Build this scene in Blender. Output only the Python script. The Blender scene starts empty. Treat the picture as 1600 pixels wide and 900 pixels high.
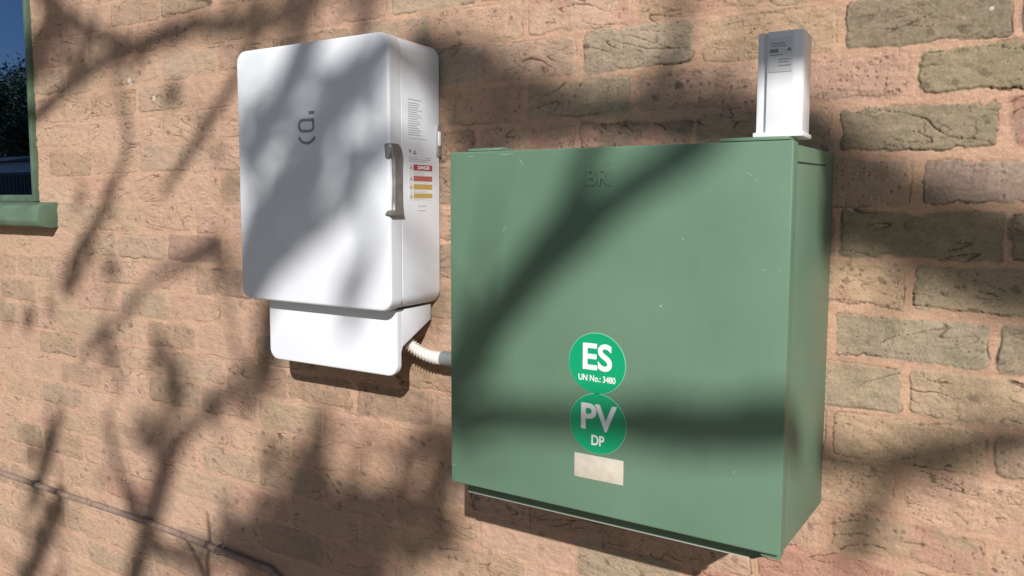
import bpy, bmesh, math, random
import numpy as np
from mathutils import Vector, Matrix, noise as mnoise

random.seed(7)
C = bpy.context.scene.collection
PI = math.pi

# ------------------------------------------------------------ camera, world, sun, exposure
# axes: X along the wall to the right, Y into the wall (wall face at y = 0), Z up, z = 0 at eye height
cam_d = bpy.data.cameras.new("camera")
cam = bpy.data.objects.new("camera", cam_d)
C.objects.link(cam)
cam_d.sensor_width = 36.0
cam_d.lens = 26.483
cam_d.shift_y = -0.02297
cam_d.clip_start = 0.02
cam_d.clip_end = 500
_r = Vector((0.86197246, 0.50694459, 0.00326602))
_u = Vector((-0.04471706, 0.06961323, 0.99657131))
_f = Vector((-0.50497908, 0.85916307, -0.08267376))
cam.matrix_world = Matrix(((_r.x, _u.x, -_f.x, 1.47246594), (_r.y, _u.y, -_f.y, -1.38225772),
                           (_r.z, _u.z, -_f.z, 0.00519185), (0, 0, 0, 1)))
bpy.context.scene.camera = cam

TO_SUN = Vector((0.224, -0.3687, 0.2467)).normalized()
world = bpy.data.worlds.new("World")
bpy.context.scene.world = world
world.use_nodes = True
wn = world.node_tree
wn.nodes.clear()
wo = wn.nodes.new("ShaderNodeOutputWorld")
wb = wn.nodes.new("ShaderNodeBackground")
sk = wn.nodes.new("ShaderNodeTexSky")
sk.sky_type = 'NISHITA'
sk.sun_disc = False
sk.sun_elevation = math.asin(TO_SUN.z)
sk.sun_rotation = math.atan2(TO_SUN.x, TO_SUN.y)
sk.air_density = 1.0
sk.dust_density = 0.5
sk.ozone_density = 2.0
wb.inputs[1].default_value = 0.050
wn.links.new(sk.outputs[0], wb.inputs[0])
wn.links.new(wb.outputs[0], wo.inputs[0])

sun_d = bpy.data.lights.new("sun", 'SUN')
sun_d.energy = 4.4
sun_d.angle = math.radians(0.55)
sun_d.color = (1.0, 0.95, 0.89)
sun = bpy.data.objects.new("sun", sun_d)
C.objects.link(sun)
sun.rotation_euler = (-TO_SUN).to_track_quat('-Z', 'Y').to_euler()
sun.location = TO_SUN * 20

sc = bpy.context.scene
sc.view_settings.view_transform = 'Standard'
sc.view_settings.look = 'None'
sc.view_settings.gamma = 1
sc.view_settings.exposure = 0.22
sc.view_settings.use_curve_mapping = False

GROUND_Z = -1.72

# ------------------------------------------------------------ helpers
def mat(name, color, rough=0.5, spec=0.5, metal=0.0, coat=0.0):
    m = bpy.data.materials.new(name)
    m.use_nodes = True
    b = m.node_tree.nodes["Principled BSDF"]
    b.inputs["Base Color"].default_value = (*color, 1)
    b.inputs["Roughness"].default_value = rough
    b.inputs["Specular IOR Level"].default_value = spec
    b.inputs["Metallic"].default_value = metal
    b.inputs["Coat Weight"].default_value = coat
    return m

def nd(m, t, **kw):
    n = m.node_tree.nodes.new(t)
    for k, v in kw.items():
        setattr(n, k, v)
    return n

def mottled(m, c1, c2, scale=20, detail=6, bump=0.0, bscale=200, stretch=(1, 1, 1), lo=.35, hi=.65, rvar=None, bdist=.001):
    """base colour wanders between two paint tones; optional fine bump"""
    nt = m.node_tree
    b = nt.nodes["Principled BSDF"]
    tc = nd(m, "ShaderNodeTexCoord")
    mp = nd(m, "ShaderNodeMapping")
    mp.inputs["Scale"].default_value = stretch
    nt.links.new(tc.outputs["Object"], mp.inputs[0])
    n = nd(m, "ShaderNodeTexNoise")
    n.inputs["Scale"].default_value = scale
    n.inputs["Detail"].default_value = detail
    nt.links.new(mp.outputs[0], n.inputs["Vector"])
    r = nd(m, "ShaderNodeValToRGB")
    r.color_ramp.elements[0].position = lo
    r.color_ramp.elements[1].position = hi
    r.color_ramp.elements[0].color = (*c1, 1)
    r.color_ramp.elements[1].color = (*c2, 1)
    nt.links.new(n.outputs[0], r.inputs[0])
    nt.links.new(r.outputs[0], b.inputs["Base Color"])
    if rvar:
        mr = nd(m, "ShaderNodeMapRange")
        mr.inputs[3].default_value, mr.inputs[4].default_value = rvar
        nt.links.new(n.outputs[0], mr.inputs[0])
        nt.links.new(mr.outputs[0], b.inputs["Roughness"])
    if bump:
        n2 = nd(m, "ShaderNodeTexNoise")
        n2.inputs["Scale"].default_value = bscale
        n2.inputs["Detail"].default_value = 4
        nt.links.new(mp.outputs[0], n2.inputs["Vector"])
        bp = nd(m, "ShaderNodeBump")
        bp.inputs["Strength"].default_value = bump
        bp.inputs["Distance"].default_value = bdist
        nt.links.new(n2.outputs[0], bp.inputs["Height"])
        nt.links.new(bp.outputs[0], b.inputs["Normal"])
    return r

def tag(o, label=None, cat=None, group=None, kind=None):
    if label: o["label"] = label
    if cat: o["category"] = cat
    if group: o["group"] = group
    if kind: o["kind"] = kind
    return o

def thing(name, label, cat, loc=(0, 0, 0), group=None):
    o = bpy.data.objects.new(name, None)
    C.objects.link(o)
    o.location = loc
    o.empty_display_size = .05
    return tag(o, label, cat, group)

def obj(name, bm, m, parent=None, smooth=True, angle=35):
    """link a bmesh (world coordinates) as one mesh object under its parent"""
    bmesh.ops.recalc_face_normals(bm, faces=bm.faces)
    me = bpy.data.meshes.new(name)
    if smooth:
        for f in bm.faces: f.smooth = True
        for e in bm.edges:
            if len(e.link_faces) == 2 and e.calc_face_angle(0) > math.radians(angle):
                e.smooth = False
    bm.to_mesh(me)
    bm.free()
    if m: me.materials.append(m)
    o = bpy.data.objects.new(name, me)
    C.objects.link(o)
    if parent:
        o.parent = parent
        p = Vector((0, 0, 0)); q = parent
        while q: p += q.location; q = q.parent
        me.transform(Matrix.Translation(-p))
    return o

def box(bm, a, b, bev=0.0, seg=2):
    """box between corners a and b with optional bevel"""
    x0, y0, z0 = a; x1, y1, z1 = b
    r = bmesh.ops.create_cube(bm, size=1)
    vs = r['verts']
    for v in vs:
        v.co = Vector(((x0 + x1) / 2 + v.co.x * (x1 - x0), (y0 + y1) / 2 + v.co.y * (y1 - y0), (z0 + z1) / 2 + v.co.z * (z1 - z0)))
    if bev:
        es = list({e for v in vs for e in v.link_edges})
        bmesh.ops.bevel(bm, geom=es, offset=bev, segments=seg, profile=.5, affect='EDGES')
    return vs

def rrect(x0, x1, z0, z1, r, n=8):
    """outline of a rounded rectangle; r is one radius or four (tl, tr, br, bl)"""
    if not hasattr(r, '__len__'): r = (r,) * 4
    out = []
    for (cx, cz, a0, rr) in ((x1 - r[1], z1 - r[1], 0, r[1]), (x0 + r[0], z1 - r[0], 90, r[0]), (x0 + r[3], z0 + r[3], 180, r[3]), (x1 - r[2], z0 + r[2], 270, r[2])):
        for i in range(n + 1):
            a = math.radians(a0 + 90 * i / n)
            out.append((cx + rr * math.cos(a), cz + rr * math.sin(a)))
    return out

def rslab(bm, x0, x1, z0, z1, yb, yf, r, fil=.004, nf=4, n=8, backfil=0.0):
    """rounded rectangle in XZ, extruded along y from yb (back) to yf (front, smaller y), front edge filleted"""
    if not hasattr(r, '__len__'): r = (r,) * 4
    rings = []
    if backfil:
        for i in range(nf):
            a = PI / 2 * i / nf
            ins = backfil * (1 - math.sin(a)); y = yb - backfil * (1 - math.cos(a))
            rings.append((ins, y))
        rings.append((0, yb - backfil))
    else:
        rings.append((0, yb))
    for i in range(nf + 1):
        a = PI / 2 * i / nf
        rings.append((fil * (1 - math.cos(a)), yf + fil * (1 - math.sin(a))))
    prev = None
    for ins, y in rings:
        rr = tuple(max(q - ins, .0005) for q in r)
        ring = [bm.verts.new((x, y, z)) for x, z in rrect(x0 + ins, x1 - ins, z0 + ins, z1 - ins, rr, n)]
        if prev:
            for i in range(len(ring)):
                j = (i + 1) % len(ring)
                bm.faces.new((prev[i], prev[j], ring[j], ring[i]))
        else:
            bm.faces.new(ring)
        prev = ring
    bm.faces.new(prev)

def prism(bm, pts, axis, a, b, bev=0.0):
    """polygon pts (2D) extruded along axis ('x': pts=(y,z); 'y': pts=(x,z); 'z': pts=(x,y)) from a to b"""
    def P(p, t):
        return {'x': (t, p[0], p[1]), 'y': (p[0], t, p[1]), 'z': (p[0], p[1], t)}[axis]
    v0 = [bm.verts.new(P(p, a)) for p in pts]
    v1 = [bm.verts.new(P(p, b)) for p in pts]
    fs = [bm.faces.new(v0), bm.faces.new(v1)]
    n = len(pts)
    for i in range(n):
        fs.append(bm.faces.new((v0[i], v0[(i + 1) % n], v1[(i + 1) % n], v1[i])))
    if bev:
        es = list({e for v in v0 + v1 for e in v.link_edges})
        bmesh.ops.bevel(bm, geom=es, offset=bev, segments=2, profile=.5, affect='EDGES')

def catmull(P, k=6):
    """P: list of tuples (any length), returns a smoothed list"""
    P = [np.array(p, float) for p in P]
    Q = [2 * P[0] - P[1]] + P + [2 * P[-1] - P[-2]]
    out = []
    for i in range(1, len(Q) - 2):
        for j in range(k):
            t = j / k
            a, b, c, d = Q[i - 1], Q[i], Q[i + 1], Q[i + 2]
            out.append(.5 * (2 * b + (c - a) * t + (2 * a - 5 * b + 4 * c - d) * t * t + (3 * b - a - 3 * c + d) * t ** 3))
    out.append(P[-1])
    return out

def tube(bm, pts, radii, seg=10, cap=True):
    pts = [Vector([float(c) for c in p]) for p in pts]
    radii = [float(r) for r in radii]
    n = len(pts)
    up = Vector((0.13, 0.21, 1)).normalized()
    prev = None
    for i in range(n):
        t = (pts[min(i + 1, n - 1)] - pts[max(i - 1, 0)]).normalized()
        if abs(t.dot(up)) > .97 and prev is None: up = Vector((1, .2, .1)).normalized()
        s = t.cross(up).normalized(); w = s.cross(t).normalized(); up = w
        ring = [bm.verts.new(pts[i] + radii[i] * (math.cos(2 * PI * k / seg) * s + math.sin(2 * PI * k / seg) * w)) for k in range(seg)]
        if prev:
            for k in range(seg):
                bm.faces.new((prev[k], prev[(k + 1) % seg], ring[(k + 1) % seg], ring[k]))
        elif cap: bm.faces.new(ring)
        prev = ring
    if cap: bm.faces.new(prev)

def text_obj(name, body, m, parent, origin, size, axis='front', extrude=.0002, offset=0.0, xscale=1.0, align='CENTER', spacing=1.0):
    """lettering as a real mesh. axis front: on a face looking to -y; side: on a face looking to +x"""
    cu = bpy.data.curves.new(name, 'FONT')
    cu.body = body
    cu.size = size
    cu.extrude = extrude
    cu.offset = offset
    cu.align_x = align
    cu.align_y = 'CENTER'
    cu.space_character = spacing
    cu.resolution_u = 6
    tmp = bpy.data.objects.new(name + "_curve", cu)
    C.objects.link(tmp)
    bpy.context.view_layer.update()
    me = bpy.data.meshes.new_from_object(tmp.evaluated_get(bpy.context.evaluated_depsgraph_get()))
    bpy.data.objects.remove(tmp)
    bpy.data.curves.remove(cu)
    me.name = name
    if axis == 'front':
        M = Matrix(((xscale, 0, 0, origin[0]), (0, 0, -1, origin[1]), (0, 1, 0, origin[2]), (0, 0, 0, 1)))
    else:
        M = Matrix(((0, 0, 1, origin[0]), (xscale, 0, 0, origin[1]), (0, 1, 0, origin[2]), (0, 0, 0, 1)))
    me.transform(M)
    me.materials.clear()
    me.materials.append(m)
    o = bpy.data.objects.new(name, me)
    C.objects.link(o)
    o.parent = parent
    p = Vector((0, 0, 0)); q = parent
    while q: p += q.location; q = q.parent
    me.transform(Matrix.Translation(-p))
    return o

# ------------------------------------------------------------ numpy noise for the brickwork
_rng = np.random.default_rng(11)
_perm = _rng.permutation(4096).astype(np.int64)
_gx = np.cos(_rng.uniform(0, 2 * PI, 4096)).astype(np.float32)
_gy = np.sqrt(np.maximum(0, 1 - _gx ** 2)) * np.where(_rng.random(4096) < .5, -1, 1)
_gy = _gy.astype(np.float32)

def hsh(i, j, s=0):
    return _perm[(_perm[(i + s * 57) & 4095] + j * 3 + s * 131) & 4095]

def perlin(x, y, s=0):
    xi = np.floor(x).astype(np.int64); yi = np.floor(y).astype(np.int64)
    xf = (x - xi).astype(np.float32); yf = (y - yi).astype(np.float32)
    u = xf * xf * xf * (xf * (xf * 6 - 15) + 10); v = yf * yf * yf * (yf * (yf * 6 - 15) + 10)
    def g(a, b):
        h = hsh(xi + a, yi + b, s)
        return _gx[h] * (xf - a) + _gy[h] * (yf - b)
    n0 = g(0, 0) * (1 - u) + g(1, 0) * u
    n1 = g(0, 1) * (1 - u) + g(1, 1) * u
    return (n0 * (1 - v) + n1 * v) * 1.45

def fbm(x, y, o=4, s=0, gain=.5):
    t = 0; a = 1; tot = 0
    for k in range(o):
        t = t + a * perlin(x * 2 ** k + 13.7 * k, y * 2 ** k - 7.1 * k, s + k)
        tot += a; a *= gain
    return t / tot

def sstep(a, b, x):
    t = np.clip((x - a) / (b - a), 0, 1)
    return t * t * (3 - 2 * t)

# ------------------------------------------------------------ the brick wall
K0, Z0, BW, BH = -0.0265, -0.0032, 0.240, 0.086
TONES = {   # real surface tones of the fired clay
    'm': (.470, .298, .208), 't': (.390, .282, .195), 'p': (.455, .312, .230), 'g': (.250, .202, .138), 'l': (.315, .258, .182),
    'k': (.230, .168, .120), 'r': (.37, .195, .155), 'x': (.405, .262, .195), 'u': (.30, .218, .185), 'd': (.19, .115, .100)}
BRICKS = {(-4, 5): 'g', (-4, 4): 't', (-4, 3): 'l', (-4, 2): 't', (-5, 2): 'p', (-5, 3): 'p', (-5, 4): 't', (-3, 6): 'g', (-3, 5): 'x', (-3, 4): 'x',
    (-3, 3): 'l', (-3, 2): 'x', (-2, 5): 'g', (-2, 6): 'r', (-2, 4): 't', (-2, 3): 'k', (-1, 6): 'u', (-1, 5): 't', (0, 5): 'g', (0, 6): 'g', (1, 5): 't', (1, 6): 'l',
    (2, 5): 'l', (2, 6): 'g', (3, 5): 'l', (3, 6): 't', (4, 5): 't', (4, 6): 't', (5, 5): 't', (5, 6): 'p', (6, 5): 't', (6, 4): 'p', (6, 6): 'p', (7, 5): 'r',
    (-4, -3): 'l', (-4, -4): 'k', (-4, -2): 'x', (-4, -5): 't', (-5, -2): 'l', (-5, -3): 't', (-5, -4): 't', (-6, -4): 'k', (-6, -3): 'x', (-6, -2): 't', (-6, -5): 'x',
    (-3, -2): 't', (-3, -3): 'p', (-3, -4): 'p', (-3, -5): 't', (-2, -3): 'l', (-2, -2): 'p', (-2, -5): 'k', (-2, -4): 't', (-1, -3): 'x', (-1, -2): 'p', (0, -2): 'x', (0, -3): 'p', (1, -2): 'd', (1, -3): 'l',
    (2, -2): 'k', (2, -3): 'p', (2, -5): 'x', (2, -6): 'l', (2, -7): 'k', (3, -3): 'l', (3, -2): 't', (4, -3): 'k', (4, -4): 't', (4, -6): 'p', (4, -2): 'x', (5, -5): 'g', (5, -6): 'x', (5, -4): 'p',
    (6, -5): 'k', (6, -4): 'p', (6, -6): 'p', (7, -5): 'g', (7, -4): 'p', (7, -6): 't', (8, -5): 'l', (8, -4): 'k', (8, -6): 'p', (9, -6): 'l', (9, -5): 'g', (10, -6): 'k', (10, -5): 't', (12, -5): 'l',
    (8, -2): 'l', (8, -1): 'g', (6, 0): 'x', (5, -1): 'k', (7, -1): 'p', (7, 0): 'p', (8, 0): 't', (8, -3): 'x', (11, -3): 'p', (12, -6): 'k', (13, -6): 'k', (7, 2): 'p', (9, 0): 't', (10, 0): 'x', (9, 2): 't'}
CRISP = {(-4, 5): 1, (-4, 3): .9, (-3, 6): 1, (-2, 5): 1, (-1, 6): 1, (0, 5): .8, (0, 6): .8, (1, 6): .8, (2, 5): .95, (2, 6): .9, (3, 5): .8, (3, 6): .75, (4, 5): .8,
    (1, 5): .5, (5, 5): .6, (4, 6): .7, (7, -5): .9, (5, -5): .8, (-5, -2): .6, (-4, -3): .7, (-4, 2): .6, (-4, 4): .4, (6, 5): .5, (-3, 5): .35, (8, -2): .5, (8, -1): .6, (6, 0): .6}

def build_wall():
    # vertex columns are denser where the wall is nearer (real distance from the passage side), rows even
    xs = []
    x = -1.72
    while x < 1.72:
        xs.append(x)
        x += 0.00115 + 0.0011 * max(0, 1.25 - x)
    xs = [-3.2, -2.6, -2.3] + [-2.1 + .01 * i for i in range(38)] + xs + [1.74 + .01 * i for i in range(36)] + [2.2, 2.6, 3.4, 4.6]
    zs = [GROUND_Z - .1, -1.66, -1.6, -1.54] + list(np.arange(-1.5, .74, .0017)) + [.76, .82, .9, 1.05, 1.3, 1.8, 2.3]
    xs = np.array(xs); zs = np.array(zs)
    nx, nz = len(xs), len(zs)
    X, Z = np.meshgrid(xs, zs)
    # laying is never perfectly level
    Zw = Z + .0022 * perlin(X * 2.1, Z * 3.0, 3) + .0010 * perlin(X * 9, Z * 9, 4)
    Xw = X + .0030 * perlin(X * 1.3 + 5, Z * 13, 5)
    row = np.floor((Z0 - Zw) / BH).astype(np.int64)
    fz = (Z0 - Zw) / BH - row
    odd = (row % 2 != 0)
    xx = (Xw - K0) / BW - np.where(odd, 0.0, .5) + (_rng.normal(0, .014, 4096)[hsh(row + 900, row * 0, 2)])
    col = np.floor(xx).astype(np.int64)
    fx = xx - col
    h1 = hsh(row + 500, col + 500, 1) / 4096.0
    h2 = hsh(row + 500, col + 500, 2) / 4096.0
    h3 = hsh(row + 500, col + 500, 3) / 4096.0
    h4 = hsh(row + 500, col + 500, 4) / 4096.0
    # distances to the brick outline, metres, edges wander
    wob = .0036 * fbm(X * 17, Z * 22, 2, 18) + .0026 * fbm(X * 45, Z * 45, 3, 20) + .0012 * perlin(X * 140, Z * 140, 24)
    wob = wob + (.5 * wob - .0012) * (h2 > .5) - .005 * sstep(.35, .7, perlin(X * 33 + 7, Z * 33, 26))
    hw = BW / 2 - .0050 - .0040 * h1
    hh = BH / 2 - .0035 - .0070 * h2 * h2
    dx = hw - np.abs(fx - .5 + (h4 - .5) * .02) * BW
    dz = hh - np.abs(fz - .5 + (h3 - .5) * .05 + (fx - .5) * (h1 - .5) * .05) * BH
    rc = .005 + .012 * h4
    ax = np.maximum(rc - dx, 0); az = np.maximum(rc - dz, 0)
    d = np.where((dx < rc) & (dz < rc), rc - np.sqrt(ax ** 2 + az ** 2), np.minimum(dx, dz)) + wob
    # per brick tables
    tone = np.zeros(X.shape + (3,), np.float32)
    crisp = np.zeros(X.shape, np.float32)
    rmin, cmin = row.min(), col.min()
    R, Cc = row.max() - rmin + 1, col.max() - cmin + 1
    T = np.zeros((R, Cc, 3), np.float32); K = np.zeros((R, Cc), np.float32)
    bag = ['t', 't', 't', 'p', 'p', 'x', 'x', 'l', 'l', 'k', 'k', 'g', 'p', 't', 'r']
    rr = random.Random(5)
    for i in range(R):
        for j in range(Cc):
            key = (int(i + rmin), int(j + cmin))
            t = BRICKS.get(key) or rr.choice(bag)
            jt = rr.uniform(.93, 1.07)
            T[i, j] = np.array(TONES[t]) * jt * np.array([1, rr.uniform(.97, 1.03), rr.uniform(.95, 1.05)])
            base = {'g': .62, 'l': .45, 'k': .38, 'u': .6, 'd': .5}.get(t, .34) + (.06 if j + cmin >= 3 else 0)
            K[i, j] = .88 * CRISP.get(key, 0) or min(1, max(.05, base + rr.uniform(-.18, .18)))
    tone = T[row - rmin, col - cmin]; crisp = K[row - rmin, col - cmin]
    right = sstep(.3, 1.3, X).astype(np.float32)
    # brick / mortar mask; smeared bricks have the joint dissolving into the face
    soft = .0030 + .014 * (1 - crisp) ** 1.5
    smear = (1 - crisp) * (-.0050 + .026 * fbm(X * 11, Z * 16, 3, 40))
    mask = sstep(-.0008, 1, 1) * np.clip((d - smear) / soft + .35, 0, 1)
    mask = mask * mask * (3 - 2 * mask)
    # --- height (metres out of the wall, towards -y)
    edge = np.clip((d - np.maximum(smear, 0) * .4) / (.0022 + .006 * (1 - crisp)), 0, 1); edge = edge * edge * (3 - 2 * edge)
    stand = (.0001 + .0026 * crisp ** 1.5 * (.3 + 1.2 * h4))
    tilt = (fx - .5) * (h1 - .5) * .005 + (fz - .5) * (h2 - .5) * .004
    H = edge * (stand + tilt)
    H += .0030 * fbm(X * 7, Z * 10, 3, 50) + .0019 * fbm(X * 30, Z * 52, 4, 55) * (.5 + .8 * mask)
    H += .00085 * fbm(X * 120, Z * 170, 3, 60)
    mort = 1 - edge
    H += mort * .0010 * fbm(X * 26, Z * 90, 3, 64)
    # wandering creases in the clay (folds from moulding)
    wx = X + .014 * fbm(X * 11 + h2 * 40, Z * 11, 3, 70); wz = Z + .0075 * fbm(X * 16, Z * 16 + h1 * 40, 4, 74) + .0010 * perlin(X * 160, Z * 160, 78)
    fold = np.where(h4 > .5, 1.0, -1.0) * .5
    ridge = np.abs(perlin(wx * 9 + h1 * 90, (wz + fold * wx * .5) * 44 + h3 * 77, 80))
    creasy = sstep(.34, .70, h3 + .30 * perlin(X * 9, Z * 14, 82) + .15 * crisp)
    gate = sstep(.02, .22, perlin(X * 11 + 9, Z * 22 - 4, 84) + .12 * perlin(X * 70, Z * 70, 85))
    crease = (1 - sstep(.006, .050, ridge)) * creasy * gate * np.clip(mask * 1.4, 0, 1)
    ridge2 = np.abs(perlin(wx * 34 + h2 * 90, wz * 95 + h1 * 77, 86))
    gate2 = sstep(.10, .36, perlin(X * 22 + 3, Z * 30 + 4, 88))
    crease2 = (1 - sstep(.02, .11, ridge2)) * sstep(.30, .6, h4 + .2 * crisp) * gate2 * mask
    # shrinkage crack between brick and mortar, only here and there
    eg = sstep(.12, .34, perlin(X * 8 + 31, Z * 17 + 3, 90) + .22 * crisp + .16 * perlin(X * 40, Z * 40, 92) - .02)
    lower = np.where(fz > .5, 1.0, .55)
    crack = np.exp(-((d - np.maximum(smear, 0) * .4 + .0006 + .0012 * perlin(X * 90, Z * 90, 93)) / .0010) ** 2) * eg * (.50 + .50 * crisp) * lower
    # pits and iron spots
    def spots(cell, rad, prob, s):
        cx = np.floor(X / cell).astype(np.int64); cz = np.floor(Z / (cell * .8)).astype(np.int64)
        hx = hsh(cx + 2000, cz + 2000, s) / 4096.0; hz = hsh(cx + 2000, cz + 2000, s + 1) / 4096.0; hp = hsh(cx + 2000, cz + 2000, s + 2) / 4096.0
        hr = hsh(cx + 2000, cz + 2000, s + 3) / 4096.0
        px = X - (cx + .25 + .5 * hx) * cell; pz = Z - (cz + .25 + .5 * hz) * cell * .8
        an = hr * 3.1
        ca, sa = np.cos(an), np.sin(an)
        q = np.sqrt(((px * ca + pz * sa) / 1.5) ** 2 + (pz * ca - px * sa) ** 2) / (rad * (.45 + hr)) + .5 * perlin(X * 300, Z * 300, s + 5)
        return (1 - sstep(.55, 1.15, q)) * (hp < prob)
    pitty = sstep(.62, .95, h2 + .50 * perlin(X * 10, Z * 13, 101))
    pit = spots(.0140, .0022, .30, 110) * pitty * mask
    pit = np.maximum(pit, spots(.0085, .0011, .30, 140) * sstep(.35, .75, h1 + .5 * perlin(X * 14, Z * 12, 104)) * mask)
    spot = spots(.045, .0050, .30, 150) * mask * sstep(.2, .5, h4)
    H -= .0034 * crease + .0012 * crease2 + .0030 * crack + .0018 * pit + .0006 * spot
    # --- colour
    mcol = np.array(TONES['m'], np.float32)
    a = fbm(X * 9 + h1 * 30, Z * 12, 4, 160)[..., None]
    b = fbm(X * 45, Z * 60, 4, 165)[..., None]
    c = fbm(X * 190, Z * 190, 3, 170)[..., None] + .5 * fbm(X * 80, Z * 80, 3, 175)[..., None]
    col3 = tone * (1 + .16 * a + .18 * b + .20 * c)
    # vertical kiln bands of red / grey inside some bricks
    band = sstep(.10, .45, perlin(fx * 3.4 + h1 * 50 + col * 7, row * 3.3 + Z * 9, 180) + .15 * perlin(X * 60, Z * 60, 182))[..., None] * (sstep(.30, .45, h2) * (1 - sstep(.45, .75, crisp)))[..., None]
    bc = np.where((h3 > .60)[..., None], np.array((.40, .20, .165), np.float32), np.array((.24, .20, .155), np.float32))
    col3 = col3 * (1 - .55 * band) + bc * .55 * band
    # mortar haze left on the faces
    film = np.clip((.40 - .42 * crisp[..., None]) + .22 * fbm(X * 5, Z * 7, 3, 190)[..., None] + .18 * b + (.20 * (1 - sstep(-.2, .9, X)))[..., None], 0, .85)
    col3 = col3 * (1 - film) + (mcol * .97) * (1 + .10 * b) * film
    mm = mcol * (1 + .12 * a + .14 * b + .12 * c + .10 * fbm(X * 3.5, Z * 3.5, 2, 168)[..., None])
    mk = mask[..., None]
    col3 = mm * (1 - mk) + col3 * mk
    # soil tone: lower left wall carries pale pink lime wash, upper right is sandier
    col3 = col3 * (1 + .05 * fbm(X * 1.3, Z * 1.6, 2, 200)[..., None] * np.array((1, 1, 1.3), np.float32))
    # paler pink lime bloom over the left end of the wall
    bloom = ((1 - sstep(-.5, .9, X)) * (.26 + .22 * fbm(X * 3, Z * 3, 3, 205)))[..., None]
    col3 = col3 * (1 - bloom) + np.array((.49, .352, .262), np.float32) * bloom
    # grit grains
    gr = perlin(X * 420, Z * 420, 207)[..., None]
    col3 = col3 * (1 + .16 * gr)
    dark_tone = np.array((.085, .058, .045), np.float32)  # darker colour drawn into creases, cracks, pits and spots
    for m_, k_ in ((crease, .80), (crease2, .5), (crack, .85), (pit, .55), (spot, .50)):
        w = (m_ * k_)[..., None]
        col3 = col3 * (1 - w) + dark_tone * w
    # a few mortar splashes
    for (px_, pz_, r_) in ((-.66, .358, .011), (-.545, .300, .008), (1.505, .30, .004)):
        w = (1 - sstep(.6, 1.1, np.sqrt((X - px_) ** 2 + (Z - pz_) ** 2) / r_ + .3 * perlin(X * 150, Z * 150, 210)))
        H += .002 * w
        col3 = col3 * (1 - .8 * w[..., None]) + np.array((.62, .58, .55), np.float32) * .8 * w[..., None]
    # the two dark iron blooms near the white module
    for (px_, pz_, r_) in ((1.018, .222, .0095), (1.036, .228, .004)):
        w = (1 - sstep(.5, 1.1, np.sqrt((X - px_) ** 2 + (Z - pz_) ** 2) / r_ + .4 * perlin(X * 220, Z * 220, 215)))[..., None]
        col3 = col3 * (1 - .8 * w) + np.array((.09, .075, .07), np.float32) * .8 * w
    col3 = np.clip(col3, .02, .8)
    inner = (X > -1.71) & (X < 1.74) & (Z > -1.5) & (Z < .74)
    H = np.where(inner, H, 0)
    co = np.stack([X, -H, Z], -1).reshape(-1, 3).astype(np.float32)
    idx = np.arange(nx * nz).reshape(nz, nx)
    q = np.stack([idx[:-1, :-1], idx[:-1, 1:], idx[1:, 1:], idx[1:, :-1]], -1).reshape(-1, 4)
    cxm = X[:-1, :-1].ravel(); czm = Z[:-1, :-1].ravel()
    keep = ~((cxm > -2.29) & (cxm < WIN_X) & (czm > WIN_Z0) & (czm < 1.29))
    q = q[keep]
    me = bpy.data.meshes.new("brick_wall")
    me.vertices.add(len(co)); me.vertices.foreach_set("co", co.ravel())
    me.loops.add(q.size); me.loops.foreach_set("vertex_index", q.ravel().astype(np.int32))
    me.polygons.add(len(q)); me.polygons.foreach_set("loop_start", (np.arange(len(q)) * 4).astype(np.int32))
    me.polygons.foreach_set("loop_total", np.full(len(q), 4, np.int32))
    me.polygons.foreach_set("use_smooth", np.ones(len(q), bool))
    me.update(calc_edges=True)
    att = me.color_attributes.new("clay", 'FLOAT_COLOR', 'POINT')
    rgba = np.ones((len(co), 4), np.float32); rgba[:, :3] = col3.reshape(-1, 3)
    att.data.foreach_set("color", rgba.ravel())
    m = mat("brickwork", (.5, .35, .26), .93, .25)
    nt = m.node_tree; b_ = nt.nodes["Principled BSDF"]
    at = nd(m, "ShaderNodeVertexColor"); at.layer_name = "clay"
    tc = nd(m, "ShaderNodeTexCoord")
    n1 = nd(m, "ShaderNodeTexNoise"); n1.inputs["Scale"].default_value = 520; n1.inputs["Detail"].default_value = 3
    nt.links.new(tc.outputs["Object"], n1.inputs["Vector"])
    mr = nd(m, "ShaderNodeMapRange"); mr.inputs[1].default_value = .3; mr.inputs[2].default_value = .7
    mr.inputs[3].default_value = .84; mr.inputs[4].default_value = 1.14
    nt.links.new(n1.outputs[0], mr.inputs[0])
    mx = nd(m, "ShaderNodeVectorMath", operation='SCALE')
    nt.links.new(at.outputs[0], mx.inputs[0]); nt.links.new(mr.outputs[0], mx.inputs["Scale"])
    nt.links.new(mx.outputs[0], b_.inputs["Base Color"])
    bp = nd(m, "ShaderNodeBump"); bp.inputs["Strength"].default_value = .55; bp.inputs["Distance"].default_value = .0007
    nt.links.new(n1.outputs[0], bp.inputs["Height"]); nt.links.new(bp.outputs[0], b_.inputs["Normal"])
    me.materials.append(m)
    w = bpy.data.objects.new("brick_wall", me); C.objects.link(w)
    return w, m

WIN_X, WIN_Z0 = -1.180, -0.002
wall, brick_m = build_wall()
tag(wall, "weathered pinkish brick wall with grey-green bricks and smeared pink mortar behind the cabinets", "wall")
def wall_core():
    bm = bmesh.new()
    for a, b in (((WIN_X, .02, GROUND_Z - .1), (4.6, .25, 2.3)), ((-3.2, .02, GROUND_Z - .1), (WIN_X, .25, WIN_Z0)),
                 ((-3.2, .02, WIN_Z0), (-2.3, .25, 2.3)), ((-2.3, .02, 1.3), (WIN_X, .25, 2.3))):
        box(bm, a, b)
    o = obj("inner_leaf", bm, mat("plain_brick_core", (.42, .28, .21), .95, .2), wall, smooth=False)
wall_core()

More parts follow.
